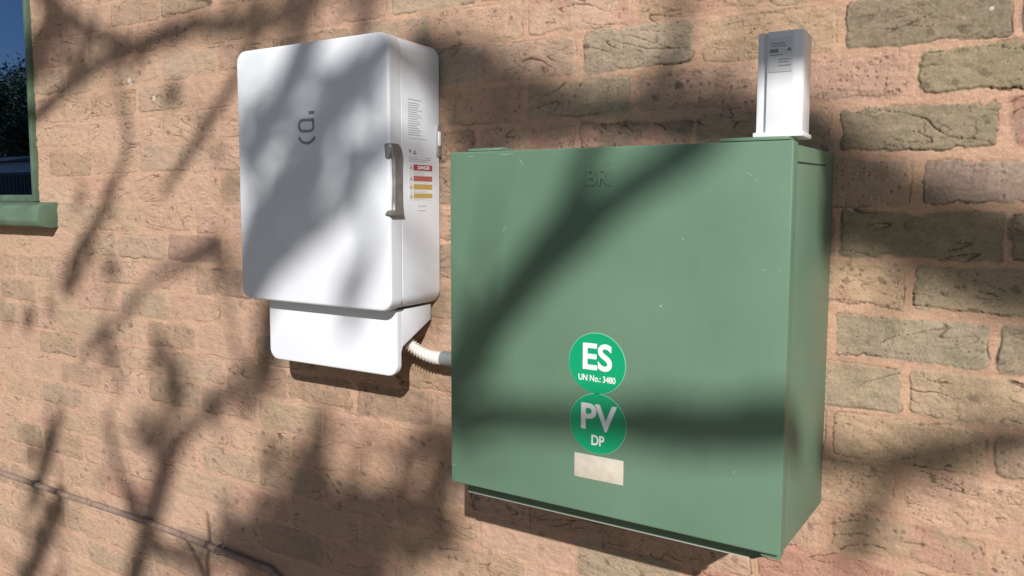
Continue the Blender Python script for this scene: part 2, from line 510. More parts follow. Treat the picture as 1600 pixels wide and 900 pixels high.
# ------------------------------------------------------------ paints
def scuffed_green(name, c1=(.108, .200, .135), c2=(.128, .225, .154)):
    m = mat(name, c1, .42, .45)
    r = mottled(m, c1, c2, scale=5, detail=3, bump=.22, bscale=95, lo=.3, hi=.7, rvar=(.34, .60), bdist=.0009)
    nt = m.node_tree; b = nt.nodes["Principled BSDF"]
    # dust runs: faint vertical streaks washed down the sheet
    tcs = nd(m, "ShaderNodeTexCoord"); mps = nd(m, "ShaderNodeMapping"); mps.inputs["Scale"].default_value = (60, 60, 3.5)
    nt.links.new(tcs.outputs["Object"], mps.inputs[0])
    ns = nd(m, "ShaderNodeTexNoise"); ns.inputs["Scale"].default_value = 1.0; ns.inputs["Detail"].default_value = 5
    nt.links.new(mps.outputs[0], ns.inputs["Vector"])
    mrs = nd(m, "ShaderNodeMapRange"); mrs.inputs[1].default_value = .45; mrs.inputs[2].default_value = .85; mrs.inputs[4].default_value = .04
    nt.links.new(ns.outputs[0], mrs.inputs[0])
    mxs = nd(m, "ShaderNodeMix", data_type='RGBA'); mxs.inputs[7].default_value = (.30, .31, .24, 1)
    nt.links.new(mrs.outputs[0], mxs.inputs[0]); nt.links.new(r.outputs[0], mxs.inputs[6])
    # sparse pale flecks and fine scratches where paint is chipped
    tc = nd(m, "ShaderNodeTexCoord")
    mp = nd(m, "ShaderNodeMapping"); mp.inputs["Rotation"].default_value = (.3, .5, .2)
    nt.links.new(tc.outputs["Object"], mp.inputs[0])
    v = nd(m, "ShaderNodeTexVoronoi"); v.inputs["Scale"].default_value = 34
    nt.links.new(mp.outputs[0], v.inputs["Vector"])
    lt = nd(m, "ShaderNodeMath", operation='LESS_THAN'); lt.inputs[1].default_value = .045
    nt.links.new(v.outputs["Distance"], lt.inputs[0])
    sep = nd(m, "ShaderNodeSeparateColor"); nt.links.new(v.outputs["Color"], sep.inputs[0])
    g = nd(m, "ShaderNodeMath", operation='GREATER_THAN'); g.inputs[1].default_value = .96
    nt.links.new(sep.outputs[0], g.inputs[0])
    mu = nd(m, "ShaderNodeMath", operation='MULTIPLY'); nt.links.new(lt.outputs[0], mu.inputs[0]); nt.links.new(g.outputs[0], mu.inputs[1])
    mx = nd(m, "ShaderNodeMix", data_type='RGBA')
    nt.links.new(mu.outputs[0], mx.inputs[0]); nt.links.new(mxs.outputs[2], mx.inputs[6]); mx.inputs[7].default_value = (.32, .47, .38, 1)
    nt.links.new(mx.outputs[2], b.inputs["Base Color"])
    return m
green = scuffed_green("green_enamel")
green_dk = mat("green_enamel_shaded", (.10, .17, .12), .5, .4)  # darker copy of the green: shade under the door put into the colour
sill_green = mat("window_green_paint", (.15, .25, .17), .55, .4)
mottled(sill_green, (.080, .130, .090), (.115, .180, .122), scale=14, detail=5, bump=.3, bscale=60, bdist=.001)
white = mat("white_powder_coat", (.74, .78, .85), .42, .45)
mottled(white, (.725, .765, .835), (.75, .79, .86), scale=3, detail=2, bump=.12, bscale=900, bdist=.0003)
white_pl = mat("white_plastic", (.78, .81, .86), .30, .5)
seam_m = mat("dark_seam", (.05, .05, .055), .8, .2)
chrome = mat("satin_zinc", (.40, .385, .37), .30, .5, metal=.4)
mottled(chrome, (.22, .215, .21), (.31, .305, .30), scale=40, detail=4, rvar=(.25, .45))
print_gray = mat("grey_print", (.24, .26, .29), .6, .3)
print_lt = mat("light_grey_print", (.42, .43, .45), .6, .3)
rim_pale = mat("pale_sunlit_rim", (.62, .60, .56), .35, .5, metal=.4)  # pale colour paints in the light caught along the pan's lower edge

# ------------------------------------------------------------ green meter cabinet
GX0, GX1, GZ0, GZ1, GD = .7592, 1.2914, -.4642, .0851, .3687
cab = thing("meter_cabinet", "large green painted steel meter cabinet with round ES and PV stickers on its door", "cabinet", ((GX0 + GX1) / 2, 0, GZ0))
# body: side cheeks whose bottom edge falls towards the wall
bm = bmesh.new()
yb, yf = .004, -(GD - .030)
prof = [(yb, -.520), (yf, -.467), (yf, GZ1 - .004), (yb, GZ1 + .004)]
prism(bm, prof, 'x', GX0 + .004, GX1 - .0005, bev=.0012)
obj("body", bm, green, cab)
# door: shallow pan, 30 mm deep, wrapping round the front
bm = bmesh.new()
rslab(bm, GX0, GX1, GZ0, GZ1, -(GD - .029), -GD, .003, fil=.0022, nf=3, n=3)
door = obj("door", bm, green, cab)
bm = bmesh.new()
box(bm, (GX1 - .028, -(GD - .010), GZ0 - .010), (GX1 - .001, -(GD - .0295), GZ0 + .004), .003)
obj("corner_lip", bm, green, door)
# inner pan of the door showing below it, with a pale rim that paints in its sunlit edge
bm = bmesh.new()
box(bm, (GX0 + .0006, -.3180, -.4985), (1.2470, -.3150, -.45), .0004)
prism(bm, [(1.2472, -.45), (1.2472, -.4983), (1.2860, -.4800), (1.2860, -.45)], 'y', -.3180, -.3150)  # tapered piece added so the dark strip reaches the corner
pan = obj("inner_pan", bm, green_dk, cab)
bm = bmesh.new()
box(bm, (GX0 + .0010, -.3188, -.4993), (1.2465, -.3150, -.4985), .0004)
obj("sunlit_rim", bm, rim_pale, pan)
# hinge plates on the top
for (xa, xb, ya) in ((GX0 + .030, GX0 + .092, -.362), (1.195, 1.285, -.366)):
    bm = bmesh.new()
    box(bm, (xa, ya, GZ1 + .0008), (xb, ya + .045, GZ1 + .0052), .0012)
    box(bm, (xa + .008, ya + .02, GZ1 + .0045), (xb - .008, ya + .040, GZ1 + .0072), .001)
    obj("hinge_plate", bm, green, cab)
# slot in the right cheek: near-black strip, its shade put into the colour
bm = bmesh.new()
prism(bm, [(-.338, .0575), (-.338, .0592), (-.090, .0655), (-.090, .0640)], 'x', GX1 - .004, GX1 + .0003)
obj("side_slot", bm, mat("slot_shadow_gap", (.03, .04, .03), .9, .1), cab)
# raised letters pressed out of the door
def raise_letter(ch, ox):
    return text_obj("pressed_letter", ch, green, door, (ox, -GD - .0002, .0405), .034, extrude=.0018, offset=.0009, xscale=.98)
raise_letter("B", 1.0105); raise_letter("R", 1.0295)
# small dents of chipped paint near the top edge
chip = mat("chipped_paint", (.24, .32, .23), .7, .2)
rs = random.Random(3)
for (x, z, l, a) in ((.893, .066, .014, -60), (.865, .079, .03, 1), (.80, .0775, .012, 2), (1.150, -.045, .010, -40), (1.237, .042, .010, -30), (1.246, .034, .006, -70), (1.259, -.082, .006, 0), (1.278, -.083, .004, 10),
                     (.862, -.038, .010, 48), (.765, -.435, .012, -15), (1.228, -.36, .007, 60), (1.045, .055, .006, 30), (1.05, -.18, .004, 80), (.98, -.30, .005, 80), (1.105, -.12, .003, 0), (.985, -.045, .003, 50)):
    bm = bmesh.new()
    ca, sa = math.cos(math.radians(a)), math.sin(math.radians(a))
    n = 5; top = []; bot = []
    for i in range(n + 1):
        t = -l / 2 + l * i / n
        w = .0007 * (1 - (2 * i / n - 1) ** 2) + .00012
        j = rs.uniform(-.0006, .0006)
        top.append((x + t * ca - (w + j) * sa, z + t * sa + (w + j) * ca)); bot.append((x + t * ca + (w - j) * sa, z + t * sa - (w - j) * ca))
    v = [bm.verts.new((p[0], -GD - .0003, p[1])) for p in top + bot[::-1]]
    bm.faces.new(v)
    obj("paint_chip", bm, chip, door, smooth=False)

# stickers
def green_disc(cx, cz, big, small, small_size, bx=0, letter_m=None):
    g = mat("green_vinyl", (.0, .33, .15), .32, .5, coat=.3)
    wv = mat("white_vinyl", (.80, .82, .82), .35, .5)
    bm = bmesh.new()
    n = 96; R = .0452
    a = [bm.verts.new((cx + R * math.cos(2 * PI * i / n), -GD - .0002, cz + R * math.sin(2 * PI * i / n))) for i in range(n)]
    b = [bm.verts.new((cx + R * math.cos(2 * PI * i / n), -GD - .0014, cz + R * math.sin(2 * PI * i / n))) for i in range(n)]
    bm.faces.new(a); bm.faces.new(b)
    for i in range(n): bm.faces.new((a[i], a[(i + 1) % n], b[(i + 1) % n], b[i]))
    s = obj("round_sticker", bm, g, cab, angle=20)
    # white rim of the backing sheet
    bm = bmesh.new()
    r0, r1 = R, R + .0007
    a = [bm.verts.new((cx + r0 * math.cos(2 * PI * i / n), -GD - .0010, cz + r0 * math.sin(2 * PI * i / n))) for i in range(n)]
    b = [bm.verts.new((cx + r1 * math.cos(2 * PI * i / n), -GD - .0010, cz + r1 * math.sin(2 * PI * i / n))) for i in range(n)]
    c = [bm.verts.new((cx + r1 * math.cos(2 * PI * i / n), -GD - .0001, cz + r1 * math.sin(2 * PI * i / n))) for i in range(n)]
    for i in range(n):
        j = (i + 1) % n
        bm.faces.new((a[i], a[j], b[j], b[i])); bm.faces.new((b[i], b[j], c[j], c[i]))
    obj("backing_rim", bm, mat("vinyl_edge", (.25, .55, .40), .4, .5), s)
    lm = mat("reflective_silver_vinyl", (.70, .72, .74), .40, .5) if letter_m else wv
    text_obj("big_letters", big, lm, s, (cx + bx, -GD - .0016, cz + .0075), .0545, offset=.0013, xscale=.96, extrude=.0001, spacing=1.0)
    text_obj("small_letters", small, wv, s, (cx + .0005, -GD - .0016, cz - (.0232 if len(small) > 3 else .0262)), small_size, offset=.00022 if len(small) > 3 else .0005, xscale=.80, extrude=.0001, spacing=.98)
    return s
s1 = green_disc(1.0235, -.2330, "ES", "UN No.: 3480", .0132)
s1["label"] = "upper green disc sticker lettered ES"
s2 = green_disc(1.0260, -.3240, "PV", "DP", .0215, letter_m=True)
s2["label"] = "lower green disc sticker lettered PV over DP"
bm = bmesh.new()
box(bm, (.9885, -GD - .0008, -.4105), (1.0680, -GD - .0001, -.3735), .0002)
pm = mat("worn_beige_label", (.52, .48, .40), .55, .4)
mottled(pm, (.50, .46, .38), (.60, .56, .48), scale=90, detail=9, lo=.3, hi=.75, bump=.2, bscale=300)
pl = obj("blank_label", bm, pm, cab)
pl["label"] = "faded blank beige label"

# ------------------------------------------------------------ white module standing on the cabinet
mod = thing("communication_module", "slim upright white plastic module standing on the right end of the green cabinet", "electrical module", (1.262, -.30, GZ1 + .0075))
zb, zt = GZ1 + .0075, .2300
def rail_profile(x0, x1, yF, yB):
    # plan outline: stepped left edge, broad front face, chamfered right corner
    return [(x0, yF + .006), (x0 + .0075, yF + .006), (x0 + .0085, yF + .0085), (x0 + .0125, yF + .0085), (x0 + .0135, yF), (x1 - .012, yF), (x1 - .009, yF + .0012),
            (x1 - .002, yF + .0035), (x1, yF + .007), (x1, yB), (x0, yB)]
bm = bmesh.new()
prism(bm, rail_profile(1.2345, 1.2935, -.334, -.276), 'z', zb, zt, bev=.0006)
hs = obj("housing", bm, white_pl, mod)
bm = bmesh.new()
box(bm, (1.2325, -.3385, zb - .0005), (1.2965, -.272, zb + .0060), .0015)
obj("base_flange", bm, white_pl, mod)
bm = bmesh.new()
box(bm, (1.2500, -.3350, .177), (1.2795, -.3338, .2215), .0002)
lb = obj("rating_label", bm, mat("pale_label", (.66, .69, .73), .5, .4), mod)
bm = bmesh.new()
for i, (x0, x1, z, h) in enumerate(((1.252, 1.270, .2140, .0006), (1.254, 1.272, .2105, .0005), (1.251, 1.262, .2045, .0022), (1.251, 1.268, .1990, .0005), (1.262, 1.277, .1930, .0005), (1.262, 1.275, .1895, .0005), (1.262, 1.278, .1850, .0005))):
    box(bm, (x0, -.3353, z - h), (x1, -.33495, z + h))
v = [bm.verts.new(p) for p in ((1.2725, -.3353, .2035), (1.2785, -.3353, .2035), (1.2755, -.3353, .2085))]
bm.faces.new(v)
obj("fine_print", bm, print_gray, lb, smooth=False)

# ------------------------------------------------------------ white battery inverter enclosure
HX0, HX1, HZ0, HZ1, HD = .0250, .4765, -.2231, .3476, .180
inv = thing("inverter_enclosure", "tall white powder coated inverter enclosure with grey logo and side latch on the brick wall", "enclosure", ((HX0 + HX1) / 2, 0, HZ0))
bm = bmesh.new()
rslab(bm, HX0 + .001, HX1 - .001, HZ0 + .001, HZ1 - .001, -.003, -.1400, .030, fil=.0015, n=10, backfil=.006)
obj("body", bm, white, inv)
bm = bmesh.new()
rslab(bm, HX0 + .006, HX1 - .006, HZ0 + .006, HZ1 - .006, -.139, -.1455, .028, fil=.0005, n=10)
obj("seam_gasket", bm, seam_m, inv)
bm = bmesh.new()
rslab(bm, HX0, HX1, HZ0, HZ1, -.1433, -HD, .028, fil=.0062, nf=6, n=12)
cover = obj("front_cover", bm, white, inv)
# logo: square dot, open rounded letter, and an arc below it
def logo():
    bm = bmesh.new()
    Y0, Y1 = -HD - .0001, -HD - .0008
    def strip(pts, w):
        """flat band with even width round a polyline"""
        P = [Vector((p[0], 0, p[1])) for p in pts]
        L, R = [], []
        for i in range(len(P)):
            t = (P[min(i + 1, len(P) - 1)] - P[max(i - 1, 0)]).normalized()
            nrm = Vector((-t.z, 0, t.x)) * w / 2
            L.append(P[i] + nrm); R.append(P[i] - nrm)
        for y in (Y1,):
            a = [bm.verts.new((p.x, y, p.z)) for p in L]; b = [bm.verts.new((p.x, y, p.z)) for p in R]
            a2 = [bm.verts.new((p.x, Y0, p.z)) for p in L]; b2 = [bm.verts.new((p.x, Y0, p.z)) for p in R]
            for i in range(len(a) - 1):
                bm.faces.new((a[i], a[i + 1], b[i + 1], b[i])); bm.faces.new((a[i], a[i + 1], a2[i + 1], a2[i])); bm.faces.new((b[i], b[i + 1], b2[i + 1], b2[i]))
    x0, x1, z0, z1 = .2205, .2695, .1545, .1845
    w = .0062
    out = rrect(x0 + w / 2, x1 - w / 2, z0 + w / 2, z1 - w / 2, (.0115, .0008, .0085, .0115), 6)
    strip(out + [out[0], out[1]], w)
    strip([(.2535, .1965), (.2705, .1968)], .0068)
    arc = []
    for i in range(13):
        a = math.radians(212 + 116 * i / 12)
        arc.append((.2465 + .0285 * math.cos(a), .1590 + .0275 * math.sin(a)))
    strip(arc, .0060)
    obj("logo", bm, print_gray, cover, smooth=False)
logo()
# latch handle wrapped round the right front corner
bm = bmesh.new()
# strap: side profile drawn in (y, z), bowed outwards in x
def strap(sections):
    prev = None
    for (z, y0, y1, x0, x1) in sections:
        ring = [bm.verts.new(p) for p in ((x0, y0, z), (x1 - .003, y0, z), (x1, y0 + .003, z), (x1, y1 - .003, z), (x1 - .003, y1, z), (x0, y1, z))]
        if prev:
            for i in range(6): bm.faces.new((prev[i], prev[(i + 1) % 6], ring[(i + 1) % 6], ring[i]))
        else: bm.faces.new(ring)
        prev = ring
    bm.faces.new(prev)
strap([(.1235, -.182, -.150, HX1 - .006, HX1 + .002), (.1150, -.182, -.146, HX1 - .003, HX1 + .006), (.1020, -.176, -.142, HX1 - .001, HX1 + .0065), (.085, -.1735, -.145, HX1 + .000, HX1 + .0070),
       (.045, -.1735, -.146, HX1 + .001, HX1 + .0072), (.005, -.1735, -.145, HX1 + .000, HX1 + .0068), (-.012, -.175, -.142, HX1 - .001, HX1 + .0065), (-.0175, -.179, -.141, HX1 - .002, HX1 + .0070), (-.0225, -.183, -.140, HX1 - .004, HX1 + .008)])
hd = obj("latch_handle", bm, chrome, cover, angle=28)
bm = bmesh.new()   # flared upper ear that reaches onto the front edge
prism(bm, [(HX1 - .012, .1225), (HX1 + .001, .1215), (HX1 + .003, .104), (HX1 + .000, .092), (HX1 - .009, .093)], 'y', -.1825, -.174, bev=.0012)
obj("ear", bm, chrome, hd)
bm = bmesh.new()
prism(bm, [(HX1 - .010, -.0215), (HX1 - .002, -.0125), (HX1 + .006, -.012), (HX1 + .0085, -.0235)], 'y', -.185, -.155, bev=.001)
obj("ear", bm, chrome, hd)
bm = bmesh.new()
box(bm, (HX1 - .003, -.1735, -.012), (HX1 + .0012, -.1500, .100), .001)
obj("latch_recess", bm, white_pl, cover)
# small white clip on the far side
bm = bmesh.new()
box(bm, (HX1 - .002, -.018, .128), (HX1 + .0060, -.008, .160), .002)
obj("side_clip", bm, white_pl, inv)
bm = bmesh.new()
box(bm, (HX1 - .010, -.020, .105), (HX1 + .004, -.006, .175), .002)
obj("mount_bracket", bm, mat("galvanised_bracket", (.42, .42, .42), .45, .5, metal=.6), inv)
# printed panel on the right side
SX = HX1 - .001
def sbox(bm, y0, y1, z0, z1, t=.0004, b=0.0):
    box(bm, (SX - .0002 + b, y0, z0), (SX + t + b, y1, z1))
bm = bmesh.new()
sbox(bm, -.1175, -.0720, .2185, .2200)
rs = random.Random(9)
for i in range(15):
    z = .2120 - i * .0047
    sbox(bm, -.1175, -.1175 + rs.uniform(.030, .050), z - .0007, z + .0007)
sbox(bm, -.1175, -.050, .1385, .1392)
obj("rating_print", bm, print_lt, inv, smooth=False)
bm = bmesh.new()
for k, z in enumerate((.1135, .1100)):
    sbox(bm, -.1155, -.1080, z - .0012, z + .0012)
for k in range(7):    # tiny triangle mark
    w = .0010 + .0010 * k
    sbox(bm, -.0960 - w, -.0960 + w, .1155 - k * .0016 - .0006, .1155 - k * .0016)
for i in range(3): sbox(bm, -.1160, -.1160 + (.030, .076, .060)[i], .0985 - .0040 * i, .0991 - .0040 * i)
sbox(bm, -.0560, -.0380, .0985, .0995)
obj("approval_marks", bm, print_gray, inv, smooth=False)
redm = mat("red_label_ink", (.40, .06, .09), .5, .4)  # label inks are muted: their partial shade is put into the colours
brnm = mat("brownish_red_label_ink", (.42, .13, .11), .5, .4)
yelm = mat("yellow_label_ink", (.50, .35, .11), .5, .4)
labm = mat("white_label_film", (.74, .75, .76), .4, .5)
wtx = mat("white_label_ink", (.85, .85, .85), .5, .4)
bm = bmesh.new()
sbox(bm, -.1165, -.0340, .0085, .0855, .0003)
wl = obj("warning_label", bm, labm, inv, smooth=False)
for (z1, h, m_, txt) in ((.0840, .0125, redm, "DANGER"), (.0600, .0110, brnm, None), (.0425, .0110, yelm, None), (.0230, .0100, yelm, None)):
    bm = bmesh.new()
    sbox(bm, -.1005, -.0350, z1 - h, z1, .0003, .0003)
    o = obj("warning_header", bm, m_, wl, smooth=False)
    if txt:
        text_obj("lettering", txt, wtx, o, (SX + .0008, -.0650, z1 - h / 2), .0105, axis='side', extrude=.0001, offset=.0003)
    bm = bmesh.new()      # triangle pictogram left of each header
    for k in range(6):
        w = .0008 + .0009 * k
        sbox(bm, -.1085 - w, -.1085 + w, z1 - .0020 - k * .0014 - .0006, z1 - .0020 - k * .0014, .0003, .0003)
    obj("pictogram", bm, mat("pictogram_ink", (.35, .25, .22), .6, .3), wl, smooth=False)
bm = bmesh.new()
for z in (.0685, .0655, .0625, .0460, .0285, .0255, .0115):
    sbox(bm, -.1000, -.0380 - .01 * (z * 1000 % 3), z - .0006, z, .0003, .0003)
obj("small_print", bm, print_lt, wl, smooth=False)
bm = bmesh.new()
for k in range(2):
    z = -.0040 - .0100 * k
    sbox(bm, -.0850, -.0790, z - .001, z + .001); sbox(bm, -.0760, -.0560 - .004 * k, z - .0009, z + .0009)
obj("footnote_print", bm, print_lt, inv, smooth=False)

# lower cover under the enclosure: front apron, slanted right cheek
bm = bmesh.new()
CX0, CX1, CZ0, CZt, CD = .0660, .4550, -.3710, -.2255, .1360
rslab(bm, CX0, CX1, CZ0, CZt, -.1210, -CD, (.004, .004, .026, .026), fil=.004, nf=4, n=10)
ap = obj("lower_apron", bm, white, inv)
for (xa, xb) in ((CX1 - .0022, CX1 - .0002), (CX0 + .0002, CX0 + .0022)):
    bm = bmesh.new()
    prism(bm, [(-.1220, CZt), (-.014, CZt), (-.014, -.2600), (-.1160, -.3060), (-.1220, -.3230)], 'x', xa, xb, bev=.0004)
    obj("side_cheek", bm, white, ap)
bm = bmesh.new()
box(bm, (CX0 + .003, -.128, CZt - .004), (CX1 - .003, -.010, CZt - .001))
obj("top_plate", bm, white, ap)

# ------------------------------------------------------------ flexible conduit
con = thing("flexible_conduit", "short ribbed white flexible conduit running from the white enclosure into the green cabinet", "conduit", (.43, -.03, -.33))
path = [(.365, -.082, -.235), (.405, -.074, -.282), (.440, -.063, -.317), (.475, -.055, -.334), (.510, -.050, -.3385), (.560, -.048, -.338), (.600, -.048, -.338)]
pp = catmull(path, 60)
bm = bmesh.new()
L = 0; pts = []; rad = []
for i, p in enumerate(pp):
    if i: L += np.linalg.norm(p - pp[i - 1])
    pts.append(p); rad.append(.0128 + .0024 * math.sin(2 * PI * L / .0074))
tube(bm, pts, rad, 20)
hose_m = mat("conduit_pvc", (.72, .70, .67), .5, .45)
obj("ribbed_hose", bm, hose_m, con, angle=80)
bm = bmesh.new()
cpath = [(.512, -.050, -.338), (.540, -.048, -.338), (.543, -.048, -.338), (.80, -.048, -.338)]
tube(bm, cpath, [.0160, .0160, .0172, .0172], 20)
obj("coupling", bm, mat("grey_pvc_coupling", (.20, .22, .22), .45, .5), con)
bm = bmesh.new()
tube(bm, [(.355, -.084, -.228), (.372, -.080, -.245)], [.017, .017], 16)
obj("gland", bm, mat("grey_pvc_gland", (.24, .25, .25), .5, .5), con)

# ------------------------------------------------------------ thin steel pipe along the lower wall
pipe = thing("wall_pipe", "thin rusty brown pipe clipped along the lower left of the brick wall", "pipe", (-.8, -.02, -.96))
PP = [(-3.0, -1.0245), (-1.6952, -1.0045), (-1.5063, -0.9887), (-1.2805, -0.9853), (-1.0883, -0.9854), (-0.9022, -0.9817), (-0.6899, -0.9799), (-0.4925, -0.9816), (-0.3196, -0.9871), (-0.1468, -0.9926), (-0.0841, -0.9964), (-0.03409999999999999, -1.0464), (-0.014099999999999988, -1.1563999999999999), (-0.014099999999999988, -1.75)]
pp = catmull([(x, -.016, z) for x, z in PP], 10)
bm = bmesh.new()
rr_ = random.Random(4)
tube(bm, pp, [.0095 + rr_.uniform(-.0003, .0003) for _ in pp], 12)
rust = mat("rusty_brown_paint", (.17, .115, .105), .7, .3)
mottled(rust, (.22, .155, .125), (.32, .24, .20), scale=60, detail=8, bump=.8, bscale=240, bdist=.002)
obj("tube", bm, rust, pipe)
clipm = mat("weathered_saddle", (.40, .33, .30), .7, .3)
mottled(clipm, (.22, .16, .14), (.50, .42, .38), scale=80, detail=6)
def nearest(xq):
    return min(pp, key=lambda p: abs(p[0] - xq))
for xq in [-1.268, -0.3003]:
    c = nearest(xq)
    bm = bmesh.new()
    n = 14
    ring = []
    for s in (-.005, .005):
        outer = [(c[0] + s, c[1] - .0134 * math.sin(PI * i / n), c[2] + .0134 * math.cos(PI * i / n)) for i in range(n + 1)]
        outer = [(c[0] + s, .001, c[2] + .0150)] + outer + [(c[0] + s, .001, c[2] - .0150)]
        ring.append([bm.verts.new(p) for p in outer])
    for i in range(len(ring[0]) - 1):
        bm.faces.new((ring[0][i], ring[0][i + 1], ring[1][i + 1], ring[1][i]))
    bmesh.ops.solidify(bm, geom=list(bm.faces), thickness=.0018)
    box(bm, (c[0] - .006, -.0065, c[2] + .0105), (c[0] + .006, .002, c[2] + .0240), .0015)
    tube(bm, [(c[0], -.006, c[2] + .0175), (c[0], -.0085, c[2] + .0175)], [.0035, .0028], 8)
    obj("saddle_clip", bm, clipm, pipe)

# ------------------------------------------------------------ window
win = thing("window", "green framed window with dark reflecting glass and thick green sill at the left edge", "window", (-1.7, 0, -.02))
bm = bmesh.new()
FY0, FY1 = .030, -.012
box(bm, (WIN_X - .036, FY1 + .010, .003), (WIN_X - .0155, FY0, 1.29), .003)          # stile
box(bm, (-2.29, FY1 + .010, .003), (-2.25, FY0, 1.29), .003)
box(bm, (-2.249, FY1 + .010, .003), (WIN_X - .037, FY0, .024), .003)
box(bm, (-2.249, FY1 + .010, 1.25), (WIN_X - .037, FY0, 1.29), .003)
obj("sash", bm, sill_green, win)
bm = bmesh.new()
box(bm, (WIN_X - .0150, FY1 - .004, .002), (WIN_X + .004, FY0, 1.295), .0025)
obj("outer_frame", bm, sill_green, win)
bm = bmesh.new()
box(bm, (-2.252, .008, .020), (WIN_X - .033, .014, 1.256))
glass = mat("window_glass", (.010, .013, .018), .012, 1.0, metal=1.0)
glass.node_tree.nodes["Principled BSDF"].inputs["Base Color"].default_value = (.30, .46, .80, 1)
glass.node_tree.nodes["Principled BSDF"].inputs["IOR"].default_value = 2.2
glass.node_tree.nodes["Principled BSDF"].inputs["Coat IOR"].default_value = 2.2
glass.node_tree.nodes["Principled BSDF"].inputs["Coat Roughness"].default_value = .01
obj("glass_pane", bm, glass, win, smooth=False)
bm = bmesh.new()   # sill: sloped top, rounded nose, cut end
prof = [(.03, .002), (-.004, -.0005), (-.052, -.010), (-.062, -.020), (-.064, -.062), (-.056, -.078), (-.030, -.084), (.03, -.084)]
prism(bm, prof, 'x', -2.34, -1.0720, bev=.003)
obj("sill", bm, sill_green, win)

# ------------------------------------------------------------ ground
bm = bmesh.new()
v = [bm.verts.new(p) for p in ((-160, -220, GROUND_Z), (160, -220, GROUND_Z), (160, 60, GROUND_Z), (-160, 60, GROUND_Z))]
bm.faces.new(v)
gm = mat("dry_ground", (.30, .25, .19), .95, .2)
mottled(gm, (.17, .13, .075), (.29, .225, .14), scale=1.2, detail=9, bump=.5, bscale=20, bdist=.02)
tag(obj("ground", bm, gm, smooth=False), "pale dry ground in front of the wall", kind="structure")
bm = bmesh.new()
for i in range(6):
    box(bm, (-1.6 + i * 1.002, -1.9, GROUND_Z + .002), (-.602 + i * 1.002, -.02, GROUND_Z + .045), .006)
pvm = mat("concrete_path", (.38, .34, .30), .9, .3)
mottled(pvm, (.23, .18, .135), (.32, .26, .20), scale=6, detail=8, bump=.4, bscale=90, bdist=.003)
tag(obj("path", bm, pvm), "concrete path along the foot of the wall", kind="structure")

# ------------------------------------------------------------ trees
bark = mat("grey_brown_bark", (.16, .12, .09), .9, .2)
mottled(bark, (.10, .075, .055), (.22, .17, .13), scale=12, detail=8, stretch=(1, 1, .3), bump=.8, bscale=40, bdist=.01)

SX_, SZ_ = .6075, .6690      # how far the sun's slant carries a point per metre away from the wall
def crown_pt(u, v, extra=0.0):
    D = 4.9 + .35 * math.sin(1.9 * u + .6) * math.cos(1.5 * v) + extra
    return (u + SX_ * D, -D, v + SZ_ * D)

